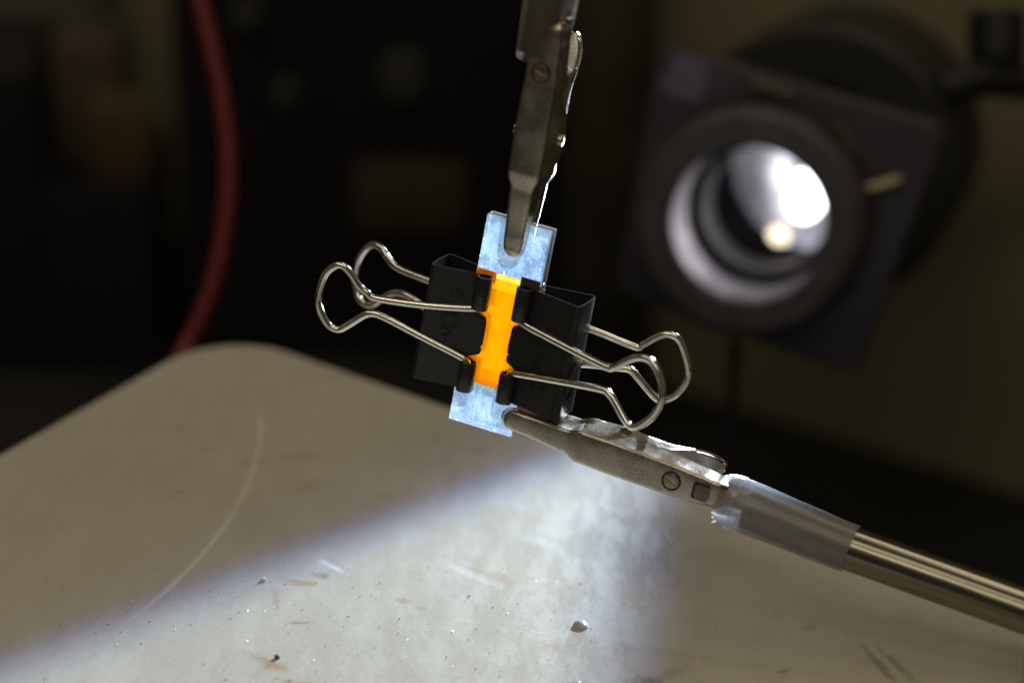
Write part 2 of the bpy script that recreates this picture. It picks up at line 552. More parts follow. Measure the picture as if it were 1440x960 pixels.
def thing(name, label, cat, base=(0, 0, 0), fr=None, group=None):
    fr = fr or Matrix.Identity(4)
    o = bpy.data.objects.new(name, None)
    C.objects.link(o)
    m = fr @ Matrix.Translation(Vector(base))
    m.translation = m.translation * MM
    o.matrix_world = m
    o.empty_display_size = 0.5
    OFF[o.name] = Vector(base)
    return tag(o, label, cat, group)


def obj(name, bm, mat, parent=None, angle=35, kind=None):
    off = OFF.get(parent.name, Vector()) if parent else Vector()
    bmesh.ops.recalc_face_normals(bm, faces=bm.faces)
    for v in bm.verts:
        v.co = (v.co - off) * MM
    me = bpy.data.meshes.new(name)
    bm.to_mesh(me)
    bm.free()
    for p in me.polygons:
        p.use_smooth = True
    me.set_sharp_from_angle(angle=R(angle))
    for mm in (mat if isinstance(mat, (list, tuple)) else [mat]):
        me.materials.append(mm)
    o = bpy.data.objects.new(name, me)
    C.objects.link(o)
    if parent:
        o.parent = parent
        OFF[o.name] = off
    if kind:
        o['kind'] = kind
    return o


def catmull(pts, n=6, closed=False):
    P = [Vector(p) for p in pts]
    out = []
    m = len(P)
    rng = range(m if closed else m - 1)
    for i in rng:
        if closed:
            a, b, c, d = P[(i - 1) % m], P[i], P[(i + 1) % m], P[(i + 2) % m]
        else:
            b, c = P[i], P[i + 1]
            a = P[i - 1] if i else b * 2 - c
            d = P[i + 2] if i + 2 < m else c * 2 - b
        for j in range(n):
            t = j / n
            out.append(0.5 * ((2 * b) + (c - a) * t + (2 * a - 5 * b + 4 * c - d) * t * t + (3 * b - a - 3 * c + d) * t ** 3))
    if not closed:
        out.append(P[-1])
    return out


def grid(bm, rows, close_u=False, mat=0):
    V = [[bm.verts.new(p) for p in r] for r in rows]
    for i in range(len(V) - 1):
        n = len(V[i])
        for j in range(n if close_u else n - 1):
            f = bm.faces.new((V[i][j], V[i][(j + 1) % n], V[i + 1][(j + 1) % n], V[i + 1][j]))
            f.material_index = mat
    return V


def sweep(bm, path, rad, segs=14, caps=True):
    """A round wire or tube along a path; rad is a number or a function of 0..1."""
    P = [Vector(p) for p in path]
    T = [(P[min(i + 1, len(P) - 1)] - P[max(i - 1, 0)]).normalized() for i in range(len(P))]
    nrm = T[0].orthogonal().normalized()
    rows = []
    for i, p in enumerate(P):
        nrm = (nrm - T[i] * nrm.dot(T[i])).normalized()
        b = T[i].cross(nrm)
        r = rad(i / (len(P) - 1)) if callable(rad) else rad
        rows.append([p + nrm * (math.cos(2 * math.pi * j / segs) * r) + b * (math.sin(2 * math.pi * j / segs) * r) for j in range(segs)])
    V = grid(bm, rows, True)
    if caps:
        bm.faces.new(V[0][::-1])
        bm.faces.new(V[-1])
    return bm


def lathe(bm, prof, origin, axis, segs=40, mat=0, closed=False):
    """Revolve (r, h) pairs about an axis."""
    a = Vector(axis).normalized()
    x = a.orthogonal().normalized()
    y = a.cross(x)
    o = Vector(origin)
    prof = list(prof) + ([prof[0]] if closed else [])
    rows = [[o + a * h + (x * math.cos(2 * math.pi * j / segs) + y * math.sin(2 * math.pi * j / segs)) * max(r, 1e-4) for j in range(segs)] for r, h in prof]
    grid(bm, rows, True, mat)
    bmesh.ops.remove_doubles(bm, verts=bm.verts, dist=5e-4)
    return bm


def box(bm, lo, hi, bevel=0.0, seg=2):
    lo, hi = Vector(lo), Vector(hi)
    vs = [bm.verts.new((x, y, z)) for x in (lo.x, hi.x) for y in (lo.y, hi.y) for z in (lo.z, hi.z)]
    fs = [bm.faces.new([vs[i] for i in q]) for q in ((0, 1, 3, 2), (4, 6, 7, 5), (0, 4, 5, 1), (2, 3, 7, 6), (0, 2, 6, 4), (1, 5, 7, 3))]
    if bevel:
        es = {e for f in fs for e in f.edges}
        bmesh.ops.bevel(bm, geom=list(es), offset=bevel, segments=seg, affect='EDGES', profile=0.6)
    return bm


def prism(bm, outline, h0, h1, bevel=0.0):
    a = [bm.verts.new((x, y, h0)) for x, y in outline]
    b = [bm.verts.new((x, y, h1)) for x, y in outline]
    n = len(a)
    bot, top = bm.faces.new(a[::-1]), bm.faces.new(b)
    for i in range(n):
        bm.faces.new((a[i], a[(i + 1) % n], b[(i + 1) % n], b[i]))
    if bevel:
        bmesh.ops.bevel(bm, geom=list(top.edges), offset=bevel, segments=4, affect='EDGES', profile=0.5)
    return bm


def thicken(bm, t):
    bmesh.ops.recalc_face_normals(bm, faces=bm.faces)
    bm.normal_update()
    outer = list(bm.verts)
    faces = list(bm.faces)
    rim = [e for e in bm.edges if e.is_boundary]
    inner = {v: bm.verts.new(v.co - v.normal * t) for v in outer}
    for f in faces:
        bm.faces.new([inner[v] for v in reversed(f.verts)])
    for e in rim:
        a, b = e.verts
        bm.faces.new((a, b, inner[b], inner[a]))
    return bm


def lerp_table(tab, s):
    if s <= tab[0][0]:
        return tab[0][1]
    for (a, x), (b, y) in zip(tab, tab[1:]):
        if s <= b:
            t = (s - a) / (b - a)
            t = t * t * (3 - 2 * t)
            return x + (y - x) * t
    return tab[-1][1]


def rounded_poly(pts, radii, n=10):
    out = []
    m = len(pts)
    for i in range(m):
        p = Vector(pts[i]).to_2d()
        a = (Vector(pts[i - 1]).to_2d() - p).normalized()
        b = (Vector(pts[(i + 1) % m]).to_2d() - p).normalized()
        half = a.angle(b) / 2
        r = radii[i]
        d = r / math.tan(half)
        c = p + (a + b).normalized() * (r / math.sin(half))
        s, e = p + a * d - c, p + b * d - c
        a0 = math.atan2(s.y, s.x)
        da = math.atan2(e.y, e.x) - a0
        da = (da + math.pi) % (2 * math.pi) - math.pi
        for j in range(n + 1):
            t = a0 + da * j / n
            out.append((c.x + r * math.cos(t), c.y + r * math.sin(t)))
    return out


# ------------------------------------------------------------------ large structure: room, bench, plate
def at(px, py, back):
    """World point behind the focal plane, from a measured position in the photograph and its distance behind."""
    d = FOCUS + back
    return CAM + (RT * ((px - 720) / 4000) + UP * ((480 - py) / 4000) + FWD) * d


def at_z(px, py, z):
    """The point at height z on the line of sight of a measured position."""
    r = RT * ((px - 720) / 4000) + UP * ((480 - py) / 4000) + FWD
    return CAM + r * ((z - CAM.z) / r.z)


def at_y(px, py, y):
    r = RT * ((px - 720) / 4000) + UP * ((480 - py) / 4000) + FWD
    return CAM + r * ((y - CAM.y) / r.y)


bm = bmesh.new()
box(bm, (-2500, -1500, -132), (2500, 1500, -110))
obj('bench_ground', bm, M['bench_black'], kind='structure')
wa, wb = at_z(960, 548, -110), at_z(1440, 694, -110)
wd = (wb - wa).normalized()
wn = Vector((-wd.y, wd.x, 0))
bm = bmesh.new()
p0, p1 = wa - wd * 1400, wb + wd * 900
prism(bm, [(p0.x, p0.y), (p1.x, p1.y), (p1.x + wn.x * 20, p1.y + wn.y * 20), (p0.x + wn.x * 20, p0.y + wn.y * 20)], -132, 95)
obj('low_partition_wall', bm, M['wall_olive'], kind='structure')

plate = thing('enamel_plate', 'stained off-white enamel plate with a rounded corner under the clips', 'plate', (0, 0, -110))
K = Vector((-62.0, 100.9))
e1 = Vector((-0.548, -0.836))
e2 = Vector((0.795, -0.607))
quad = [K, K + e2 * 330, K + e2 * 330 + e1 * 330, K + e1 * 330]
pbm = bmesh.new()
prism(pbm, rounded_poly(quad, [17, 20, 20, 20], 14), -9, 0, 2.2)
obj('plate_top', pbm, M['plate'], plate)
inner = [K + (e1 + e2) * 18, K + e2 * 312 + e1 * 18, K + e2 * 312 + e1 * 312, K + e1 * 312 + e2 * 18]
pbm = bmesh.new()
prism(pbm, rounded_poly(inner, [14] * 4, 8), -110, -9.05)
obj('plate_base', pbm, M['black_plastic'], plate)

# ------------------------------------------------------------------ the sample's own frame (x across, y along, z towards the viewer)
SV = Vector((0.920, -0.370, -0.130))
SU = Vector((0.183, 0.111, 0.977))
SU = (SU - SV * SU.dot(SV) / SV.length_squared).normalized()
SV.normalize()
SW = SV.cross(SU)
SF = frame(Vector((-2.125, 1.268, 47.128)), SV, SU, SW)
MIDW = -1.1

# ------------------------------------------------------------------ glass sample with orange tape
g = thing('glass_sample', 'two narrow clear glass strips wrapped with orange tape between black clips', 'glass sample', (0, -19.7, MIDW), SF)


def sheet(x0, x1, y0, y1, z0, z1, bands):
    """A glass strip: dusty bands on the front face, clear back, ground edges. Slots: clear, dusty, edge."""
    bm = bmesh.new()
    ys = [y0] + bands + [y1]
    nx = 8

    def jag(y, s):
        return 0.0
    front, back = [], []
    for y in ys:
        front.append([bm.verts.new((x0 + (x1 - x0) * i / nx, y, z1)) for i in range(nx + 1)])
        back.append([bm.verts.new((x0 + (x1 - x0) * i / nx, y, z0)) for i in range(nx + 1)])
    for r in range(len(ys) - 1):
        for i in range(nx):
            f = bm.faces.new((front[r][i], front[r][i + 1], front[r + 1][i + 1], front[r + 1][i]))
            f.material_index = 1 if r != 1 and bands else 0
            f = bm.faces.new((back[r][i + 1], back[r][i], back[r + 1][i], back[r + 1][i + 1]))
            f.material_index = 0
        for i in (0, nx):
            f = bm.faces.new((front[r][i], front[r + 1][i], back[r + 1][i], back[r][i]))
            f.material_index = 2
    for r in (0, -1):
        for i in range(nx):
            f = bm.faces.new((front[r][i], front[r][i + 1], back[r][i + 1], back[r][i]))
            f.material_index = 2
    return bm


GM = [M['glass_clear'], M['glass_dusty'], M['glass_edge']]
obj('front_strip', sheet(-6.05, 6.05, -19.7, 18.85, -1.05, 0.0, [-11.6, 8.7]), GM, g)
obj('rear_strip', sheet(-5.95, 6.2, -19.55, 19.0, -2.22, -1.12, []), GM, g)


def wrap(x0, x1, y0, y1, zf, zb):
    bm = bmesh.new()
    ny = 10
    rows = []
    for i in range(ny + 1):
        y = y0 + (y1 - y0) * i / ny
        rows.append([(x0, y, zb), (x1, y, zb), (x1 + 0.05, y, zf - 0.1), (x1, y, zf), (x0, y, zf), (x0 - 0.05, y, zf - 0.1)])
    grid(bm, rows, True)
    return bm


obj('orange_tape', wrap(-6.16, 6.32, -11.75, 7.75, 0.07, -2.32), M['tape_orange'], g, 20)
bm = bmesh.new()
box(bm, (-5.2, -11.7, 0.10), (5.2, -8.75, 0.14))
obj('tape_overlap', bm, M['tape_thin'], g, 20)
bm = bmesh.new()
box(bm, (-6.1, 7.0, 0.10), (-2.35, 9.05, 0.15))
obj('amber_flap', bm, M['tape_amber'], g, 20)
bm = bmesh.new()
box(bm, (-2.30, 7.80, 0.03), (5.9, 8.95, 0.07))
obj('yellow_strip', bm, M['tape_yellow'], g, 20)
bm = bmesh.new()
box(bm, (2.3, 7.7, 0.10), (5.9, 9.6, 0.16))
obj('tape_end', bm, M['tan_box'], g, 20)

# a dried ring of residue on the upper glass and chipped edges
ring = [(2.6 + 0.55 * math.cos(t), 15.3 + 0.85 * math.sin(t), 0.05) for t in [i * 2 * math.pi / 24 for i in range(25)]]
bm = bmesh.new()
sweep(bm, ring, 0.07, 6, False)
obj('residue_ring', bm, M['chip_white'], g)


def shard(bm, p, s):
    base = [Vector(p) + Vector((random.uniform(-1, 1), random.uniform(-1, 1), random.uniform(-1, 1))) * s for _ in range(4)]
    v = [bm.verts.new(q) for q in base]
    for q in ((0, 1, 2), (0, 2, 3), (0, 3, 1), (1, 3, 2)):
        bm.faces.new([v[i] for i in q])


bm = bmesh.new()
for _ in range(60):
    shard(bm, (-6.08 + random.gauss(0, 0.09), random.choice((random.uniform(9, 18.5), random.uniform(9.5, 15), random.uniform(-19.6, -13))), random.uniform(-0.9, 0.05)), 0.05 + 0.28 * random.random() ** 3)
for _ in range(60):
    shard(bm, (random.uniform(-6, 6), -19.7 + random.gauss(0, 0.06), random.uniform(-0.9, 0.04)), random.uniform(0.05, 0.2))
for _ in range(25):
    shard(bm, (random.uniform(3.5, 6.1), random.uniform(9, 18.8), random.uniform(-0.05, 0.06)), random.uniform(0.03, 0.1))
obj('edge_chips', bm, M['chip_white'], g, 10, 'stuff')


# ------------------------------------------------------------------ binder clips
def flap_edge(y):
    """Inner edge of a flap along the clip (distance from the sample's centre line)."""
    if y > 1.9 or y < -7.7:
        return 3.8
    t = (y + 2.9) / 4.8
    e = 2.35 + 0.25 * abs(t) ** 2
    for yy in (1.35, -7.15):
        e += 2.0 * math.exp(-((y - yy) / 0.55) ** 2)
    e += 0.30 * math.exp(-((y + 4.9) / 0.22) ** 2)
    return e


def flap_w(x):
    """Height of a flap above the clip's middle plane."""
    t = max(0.0, (x - 3.0) / 11.2)
    return 1.40 + 3.25 * (t ** 0.92)


def clip_body(sx, spine):
    k = spine - 14.3
    ys = []
    y = -13.15
    while y < 8.2:
        ys.append(y)
        fine = min(abs(y - a) for a in (1.35, -7.15, 1.9, -7.7, -4.9)) < 0.9
        y += 0.12 if fine else 0.55
    ys.append(8.2)
    rows = []
    for y in ys:
        e = flap_edge(y)
        half = []
        for i in range(9):
            x = e + (13.1 + k - e) * i / 8
            half.append((x, flap_w(x - k * max(0, (x - 3) / 11))))
        wt = half[-1][1]
        rc = 1.2
        for a in (18, 40, 62, 82):
            half.append((13.1 + k + rc * math.sin(R(a)), wt + 0.28 - rc * (1 - math.cos(R(a)))))
        half.append((14.35 + k, 2.0))
        half.append((14.42 + k, 0.7))
        full = half + [(x, -w_) for x, w_ in reversed(half)]
        rows.append([(sx * x, y, MIDW + w_) for x, w_ in full])
    bm = bmesh.new()
    grid(bm, rows)
    return thicken(bm, 0.34)


def hinge_tube(sx, side, y0, y1):
    bm = bmesh.new()
    ro, ri = 1.48, 1.12
    c = (sx * 3.8, 0, MIDW + side * 2.72)
    prof = [(ro, y0 + 0.1), (ro - 0.08, y0), (ri, y0), (ri, y1), (ro - 0.08, y1), (ro, y1 - 0.1)]
    lathe(bm, prof, c, (0, 1, 0), 28, closed=True)
    return bm


def handle(pts, sx):
    path = catmull(pts, 5)
    bm = bmesh.new()
    sweep(bm, path, 0.66, 14)
    return bm


def ring_arc(cx, cy, r, a0, a1, sx, tube=0.13, k=0.0):
    n = 26
    pts = []
    for i in range(n + 1):
        a = R(a0 + (a1 - a0) * i / n)
        x = cx + r * math.cos(a)
        pts.append((sx * x, cy + r * math.sin(a) * 1.0, MIDW + flap_w(x - k * max(0, (x - 3) / 11)) + 0.20))
    return pts


def tube_ends(sx, side, pts):
    """Thread both ends of a handle into the hinge tubes."""
    z = MIDW + side * 2.72
    first = [(sx * 3.8, 6.6, z), (sx * 3.8, 3.6, z), (sx * 4.0, 2.45, z)]
    last = [(sx * 4.0, -8.15, z), (sx * 3.8, -9.4, z), (sx * 3.8, -12.2, z)]
    return first + pts + last


LF = [(-5.6, 1.8, 1.9), (-13.0, 0.5, 3.1), (-21.8, -0.3, 4.8), (-23.5, 0.3, 5.1), (-25.2, 1.2, 5.4), (-27.2, 3.3, 5.8), (-28.9, 4.2, 6.1), (-30.3, 3.5, 6.4), (-31.6, 1.3, 6.6),
      (-31.9, -3.2, 6.7), (-29.8, -6.8, 6.2), (-27.6, -7.6, 5.8), (-25.9, -6.3, 5.5), (-23.7, -4.1, 5.1), (-22.3, -3.3, 4.8), (-19.9, -3.4, 4.4), (-11.9, -5.6, 2.9), (-5.6, -7.2, 1.9)]
LR = [(-5.6, 2.0, -4.1), (-11.5, 1.9, -5.9), (-17.6, 1.8, -6.9), (-23.5, 1.9, -8.3), (-26.2, 3.1, -9.1), (-27.7, 4.2, -9.5), (-29.7, 4.3, -10.1), (-31.3, 2.6, -10.6), (-32.4, -0.2, -10.9),
      (-32.3, -4.1, -10.9), (-30.5, -6.6, -10.4), (-28.1, -6.9, -9.7), (-26.1, -5.1, -9.1), (-23.8, -3.0, -8.4), (-21.0, -2.3, -7.6), (-16.9, -3.2, -6.8), (-11.5, -5.0, -5.9), (-5.6, -7.2, -4.1)]
RF = [(5.6, 1.7, 1.9), (12.8, 0.7, 3.2), (21.6, -0.2, 5.1), (23.2, 0.2, 5.4), (24.4, 1.2, 5.7), (26.5, 3.0, 6.1), (28.4, 3.8, 6.5), (30.3, 3.5, 6.9), (32.5, 1.1, 7.4),
      (33.3, -1.9, 7.6), (32.7, -4.7, 7.4), (30.9, -7.4, 7.1), (29.1, -8.7, 6.7), (27.6, -8.2, 6.4), (25.1, -5.9, 5.8), (23.6, -4.7, 5.5), (21.8, -4.4, 5.1), (14.2, -5.7, 3.5), (5.6, -7.3, 1.9)]
RR = [(5.6, 1.9, -4.1), (9.5, 2.0, -4.9), (14.8, 1.9, -6.1), (22.9, 0.7, -7.3), (24.1, 1.3, -7.6), (26.4, 3.4, -8.1), (28.4, 4.3, -8.5), (30.4, 3.4, -8.9), (32.6, -0.7, -9.4), (32.9, -3.3, -9.5),
      (31.5, -6.4, -9.2), (29.5, -7.9, -8.8), (27.9, -7.5, -8.4), (25.0, -5.2, -7.8), (23.0, -3.7, -7.3), (20.9, -3.8, -6.9), (14.8, -4.7, -6.1), (9.5, -6.0, -4.9), (5.6, -7.3, -4.1)]


def binder_clip(sx, spine, front, rear, label, marks):
    k = spine - 14.3
    t = thing('binder_clip', label, 'binder clip', (sx * spine, -2.5, MIDW), SF, 'black binder clips gripping the glass')
    obj('clip_body', clip_body(sx, spine), M['clip_black'], t, 40)
    for side in (1, -1):
        for y0, y1 in ((2.1, 8.25), (-13.2, -7.75)):
            obj('hinge_tube', hinge_tube(sx, side, y0, y1), M['clip_black'], t, 40)
    obj('wire_handle', handle(tube_ends(sx, 1, front), sx), M['wire'], t, 60)
    obj('wire_handle', handle(tube_ends(sx, -1, rear), sx), M['wire'], t, 60)
    for cx, cy, r, a0, a1 in marks:
        bm = bmesh.new()
        sweep(bm, ring_arc(cx, cy, r, a0, a1, sx, k=k), 0.08, 8)
        obj('embossed_mark', bm, M['clip_mark'], t, 60)
    return t


binder_clip(-1, 13.6, LF, LR, 'black binder clip on the red cable side, its wire loops pointing away from the lens', [
    (8.6, -1.15, 1.55, 0, 360), (8.6, -1.15, 1.0, 0, 360), (8.2, 3.0, 1.5, 10, 170), (8.2, 3.0, 0.95, 10, 170), (9.2, -4.1, 1.2, 20, 200), (8.9, -3.7, 0.55, 150, 380), (8.0, -4.4, 0.8, -60, 120)])
binder_clip(1, 14.8, RF, RR, 'black binder clip on the lens side above the lower alligator clip', [
    (8.6, -0.6, 1.25, 60, 330), (8.6, -0.6, 0.8, 60, 330), (8.8, -3.9, 1.35, 30, 330), (8.8, -3.9, 0.8, 30, 330), (9.4, -8.4, 1.35, 150, 390), (9.4, -8.4, 0.8, 150, 390)])


# ------------------------------------------------------------------ alligator clips on helping-hand rods
HW = [(0, 0.55), (0.25, 0.95), (0.7, 1.4), (1.4, 1.75), (3, 1.9), (12.6, 2.2), (15.2, 3.0), (22, 3.1), (32, 3.0), (38, 2.7), (41, 2.4), (44, 1.7), (47, 1.5)]
FW = [(0, 0.7), (0.35, 1.25), (1.2, 1.7), (4, 1.95), (12, 2.6), (16, 3.2), (38, 3.35), (41, 3.2), (44, 1.9), (47, 1.7)]
FD = [(0, 0.6), (1.2, 1.45), (4, 1.6), (12, 2.2), (15, 3.2), (18.5, 5.9), (22, 6.4), (25.5, 5.9), (29, 3.4), (40, 3.0), (44, 2.4), (47, 2.2)]
FD_REAR = [(0, 0.6), (1.2, 1.45), (4, 1.6), (12, 2.0), (15, 2.8), (20, 4.4), (25, 4.2), (29, 2.6), (46, 2.4)]


def jaw_mesh(length, hw, fw, fd, side, shrink=0.0, lift=None, round_end=False, splay=0.2):
    """A pressed steel jaw: flat back, rolled corners and two side flanges with teeth near the nose."""
    rows = []
    n = int(length / 0.3)
    for i in range(n + 1):
        s = length * i / n
        h = max(0.3, lerp_table(hw, s) - shrink)
        if round_end and s > length - 4.5:
            q = (s - (length - 4.5)) / 4.5
            h *= math.sqrt(max(0.02, 1 - q * q))
        f = lerp_table(fw, s)
        d = lerp_table(fd, s)
        if 1.0 < s < 10.5:
            d += 0.28 * (abs(((s * 1.05) % 1.0) - 0.5) * 2 - 0.5)
        if round_end and s > 30:
            d = max(0.5, d - (s - 30) * 0.5)
        lf = lift(s) if lift else 0.0
        r = min(0.75, h * 0.6)
        o1, o2 = d * splay, (d * 0.55 - r * 0.6) * splay
        sec = [(-h - o1, f - d), (-h - o2, f - d * 0.55 - r * 0.4), (-h, f - r)]
        for a in (22, 45, 68):
            sec.append((-h + r * (1 - math.cos(R(a))), f - r * (1 - math.sin(R(a)))))
        for q in (-1, -0.4, 0.4, 1):
            sec.append((q * (h - r), f + 0.05 * (1 - q * q)))
        for a in (68, 45, 22):
            sec.append((h - r * (1 - math.cos(R(a))), f - r * (1 - math.sin(R(a)))))
        sec += [(h, f - r), (h + o2, f - d * 0.55 - r * 0.4), (h + o1, f - d)]
        rows.append([(s, t_, side * (w_ + lf)) for t_, w_ in sec])
    bm = bmesh.new()
    grid(bm, rows)
    return thicken(bm, 0.42)


def tab_lift(s):
    return 0.0 if s < 29 else 5.2 * ((s - 29) / 8.5) ** 1.5


def screw_parts(parent, s, face, r=1.55, ang=0.6):
    bm = bmesh.new()
    lathe(bm, [(r + 0.22, face - 0.3), (r + 0.22, face + 0.10), (r + 0.05, face + 0.18), (r - 0.12, face + 0.06), (r - 0.15, face - 0.3)], (s, 0, 0), (0, 0, 1), 32)
    obj('screw_seat', bm, M['dark_gap'], parent, 40)
    bm = bmesh.new()
    for sgn in (1, -1):
        out = []
        for i in range(17):
            a = R(8 + 164 * i / 16)
            out.append((math.cos(a) * (r - 0.2), max(0.17, math.sin(a) * (r - 0.2))))
        pts = [(s + math.cos(ang) * x - math.sin(ang) * y * sgn, math.sin(ang) * x + math.cos(ang) * y * sgn) for x, y in out]
        prism(bm, pts if sgn > 0 else pts[::-1], face - 0.3, face + 0.16, 0.06)
    obj('screw_head', bm, M['screw'], parent, 40)
    bm = bmesh.new()
    lathe(bm, [(0, face - 0.1), (r - 0.2, face - 0.1)], (s, 0, 0), (0, 0, 1), 24)
    obj('screw_slot', bm, M['dark_gap'], parent, 40)


def helping_hand(origin, axis, across, normal, label, rod_path, rod_r, sleeve, slot, screw_s, screw_ang):
    fr = frame(SF @ Vector(origin), (SF.to_3x3() @ Vector(axis)).normalized(), (SF.to_3x3() @ Vector(across)).normalized(), (SF.to_3x3() @ Vector(normal)).normalized())
    t = thing('alligator_clip_arm', label, 'alligator clip', (46, 0, 0), fr, 'alligator clips on steel rods')
    front = obj('front_jaw', jaw_mesh(46.5, HW, [(a, b + 1.15) for a, b in FW], FD, 1), M['jaw_steel'], t, 40)
    OFF[front.name] = OFF[t.name]
    rear = obj('rear_jaw', jaw_mesh(38.5, HW, [(a, b + 1.15) for a, b in FW], FD_REAR, -1, 0.2, tab_lift, True, -0.12), M['jaw_steel'], t, 40)
    screw_parts(front, screw_s, 4.55, 1.55, screw_ang)
    bm = bmesh.new()
    lathe(bm, [(0.55, -4.5), (0.95, -4.45), (1.0, -4.2), (1.0, 4.2), (0.95, 4.45), (0.55, 4.5), (0.5, 4.1), (0, 4.1)], (21.8, 0, -0.6), (0, 1, 0), 20)
    obj('pivot_pin', bm, M['screw'], t, 40)
    bm = bmesh.new()
    coil = [(21.8 + 1.6 * math.cos(a), -1.9 + 3.8 * i / 90, -0.6 + 1.6 * math.sin(a)) for i in range(91) for a in [i * 2 * math.pi / 18]]
    sweep(bm, [(31, -1.9, 2.2)] + coil + [(31, 1.9, -2.6)], 0.3, 8)
    obj('spring', bm, M['wire'], t, 60)
    if slot:
        bm = bmesh.new()
        prism(bm, rounded_poly([(slot - 1.45, -1.65), (slot + 1.6, -1.65), (slot + 1.6, 1.55), (slot - 1.45, 1.55)], [0.45] * 4, 5), 4.3, 4.58)
        obj('slot', bm, M['dark_gap'], front, 40)  # dark plate standing in for the shaded hole
        bm = bmesh.new()
        prism(bm, rounded_poly([(slot - 0.95, -1.45), (slot + 1.8, -1.45), (slot + 1.8, 0.95), (slot - 0.95, 0.95)], [0.5] * 4, 5), 4.35, 4.70, 0.1)
        obj('slot_lining', bm, M['sleeve_torn'], front, 40)
    bm = bmesh.new()
    sweep(bm, rod_path, rod_r, 40)
    obj('rod', bm, M['rod'], t, 40)
    sleeve(t)
    return t


def sleeve_tube(bm, p0, p1, r0, r1, wall, n=26, segs=44, jag0=None, wob=0.05, squash0=0.0):
    """A cut piece of plastic tubing: outer and inner skin, one end optionally torn."""
    p0, p1 = Vector(p0), Vector(p1)
    a = (p1 - p0).normalized()
    L = (p1 - p0).length
    zz = Vector((0, 0, 1))
    y = a.cross(zz).normalized() * -1
    z = (zz - a * zz.dot(a)).normalized()
    rows_o, rows_i = [], []
    for i in range(n + 1):
        ro, ri = [], []
        for j in range(segs):
            th = 2 * math.pi * j / segs
            u0 = jag0(th) if jag0 else 0.0
            h = u0 + (L - u0) * (i / n) ** 1.3
            q = h / L
            r = r0 + (r1 - r0) * q
            r *= 1 - squash0 * max(0.0, 1 - h / 3.2) ** 2 * (1 + 0.35 * math.sin(5 * th + 1))
            r += wob * math.sin(3 * th + 7 * q) * (0.4 + math.sin(9 * q + th))
            d = y * math.cos(th) + z * math.sin(th)
            ro.append(p0 + a * h + d * r)
            ri.append(p0 + a * h + d * (r - wall))
        rows_o.append(ro)
        rows_i.append(ri)
    grid(bm, rows_o, True)
    grid(bm, [rows_o[-1]] + rows_i[::-1] + [rows_o[0]], True, 1)
    bmesh.ops.remove_doubles(bm, verts=bm.verts, dist=1e-3)
    return bm


def lower_sleeve(t):
    def jag(th):
        return 0.5 * math.sin(3 * th) + 0.4 * math.sin(7 * th + 1) + 0.25 * math.sin(13 * th) - (2.2 * math.exp(-((th - 0.55) / 0.16) ** 2))
    bm = bmesh.new()
    sleeve_tube(bm, (42.0, -1.45, 0.0), (65.6, -2.6, 0.0), 4.75, 4.25, 0.55, jag0=jag, wob=0.06, squash0=0.12)
    s = obj('plastic_sleeve', bm, [M['sleeve_frosted'], M['sleeve_skin']], t, 50)
    # torn lip, its glow in the beam put into a paler tint
    bm = bmesh.new()
    sleeve_tube(bm, (41.0, -1.42, 0.0), (44.6, -1.6, 0.0), 4.6, 4.95, 0.4, n=10, jag0=lambda th: 0.8 * jag(th), wob=0.16, squash0=0.25)
    for _ in range(26):
        th = random.uniform(0, 2 * math.pi)
        r = random.uniform(3.2, 4.6)
        shard(bm, (41.2 + random.uniform(-0.3, 1.2), -1.45 + r * math.cos(th), r * math.sin(th)), random.uniform(0.3, 0.8))
    obj('torn_lip', bm, [M['sleeve_torn'], M['sleeve_skin']], s, 30)


def upper_sleeve(t):
    def jag(th):
        return 0.12 * math.sin(3 * th) + 9.5 * max(0.0, math.sin(-th - 1.1)) ** 3 + 0.5 * max(0.0, math.sin(-th - 1.1)) * math.sin(11 * th)
    bm = bmesh.new()
    sleeve_tube(bm, (34.9, 1.65, 0.6), (75, 2.6, 0.6), 4.4, 5.6, 0.5, n=34, jag0=jag, wob=0.05)
    obj('plastic_sleeve', bm, [M['sleeve_clear'], M['sleeve_skin']], t, 50)
    bm = bmesh.new()
    lathe(bm, [(3.3, 36.2), (3.7, 35.7), (4.05, 35.7), (4.15, 36.2), (4.2, 43.2), (3.4, 43.6)], (0, 1.55, 0.5), (1, 0, 0), 40)
    obj('barrel', bm, M['rod'], t, 40)


ax = Vector((1, -0.042, 0)).normalized()
helping_hand((4.0, -15.95, MIDW), ax, (0.042, 1, 0), (0, 0, 1), 'lower alligator clip gripping the glass foot, on a steel rod with a torn frosted sleeve',
             [(46.2, -1.55, 0), (56, -2.0, 0), (66, -2.5, 0), (100, -2.7, 0), (230, -3.5, 0)], 3.9, lower_sleeve, 38.4, 33.0, -0.5)
helping_hand((0.0, 12.75, MIDW), (-0.008, 1, 0), (-1, -0.008, 0), (0, 0, 1), 'upper alligator clip hanging head down into a clear plastic tube, gripping the glass top',
             [(43.5, 1.75, 0.5), (60, 2.2, 0.5), (210, 5.9, 0.5)], 3.9, upper_sleeve, None, 33.6, 1.25)

# ------------------------------------------------------------------ lens mount and lamp housing behind, beyond the plate's far edge
LC = at(1050, 316, 130)
LSC = 1.05
ain = (RT * 6.6 + UP * 5.1 + FWD * 25).normalized()
lx = (RT * 0.96 - UP * 0.27)
lx = (lx - ain * lx.dot(ain)).normalized()
ly = ain.cross(lx) * -1
LF_ = frame(LC, lx * LSC, ly * LSC, lx.cross(ly) * LSC)       # z points back towards the viewer when lx x ly does
zs = -1 if LF_.to_3x3() @ Vector((0, 0, 1)) @ ain < 0 else 1   # +zs * z runs into the lens


def din(d):
    return zs * d


lm = thing('lens_mount', 'black square lens holder with a glowing round lens on a thin post', 'lens mount', (5, -3, din(14)), LF_)
bm = bmesh.new()
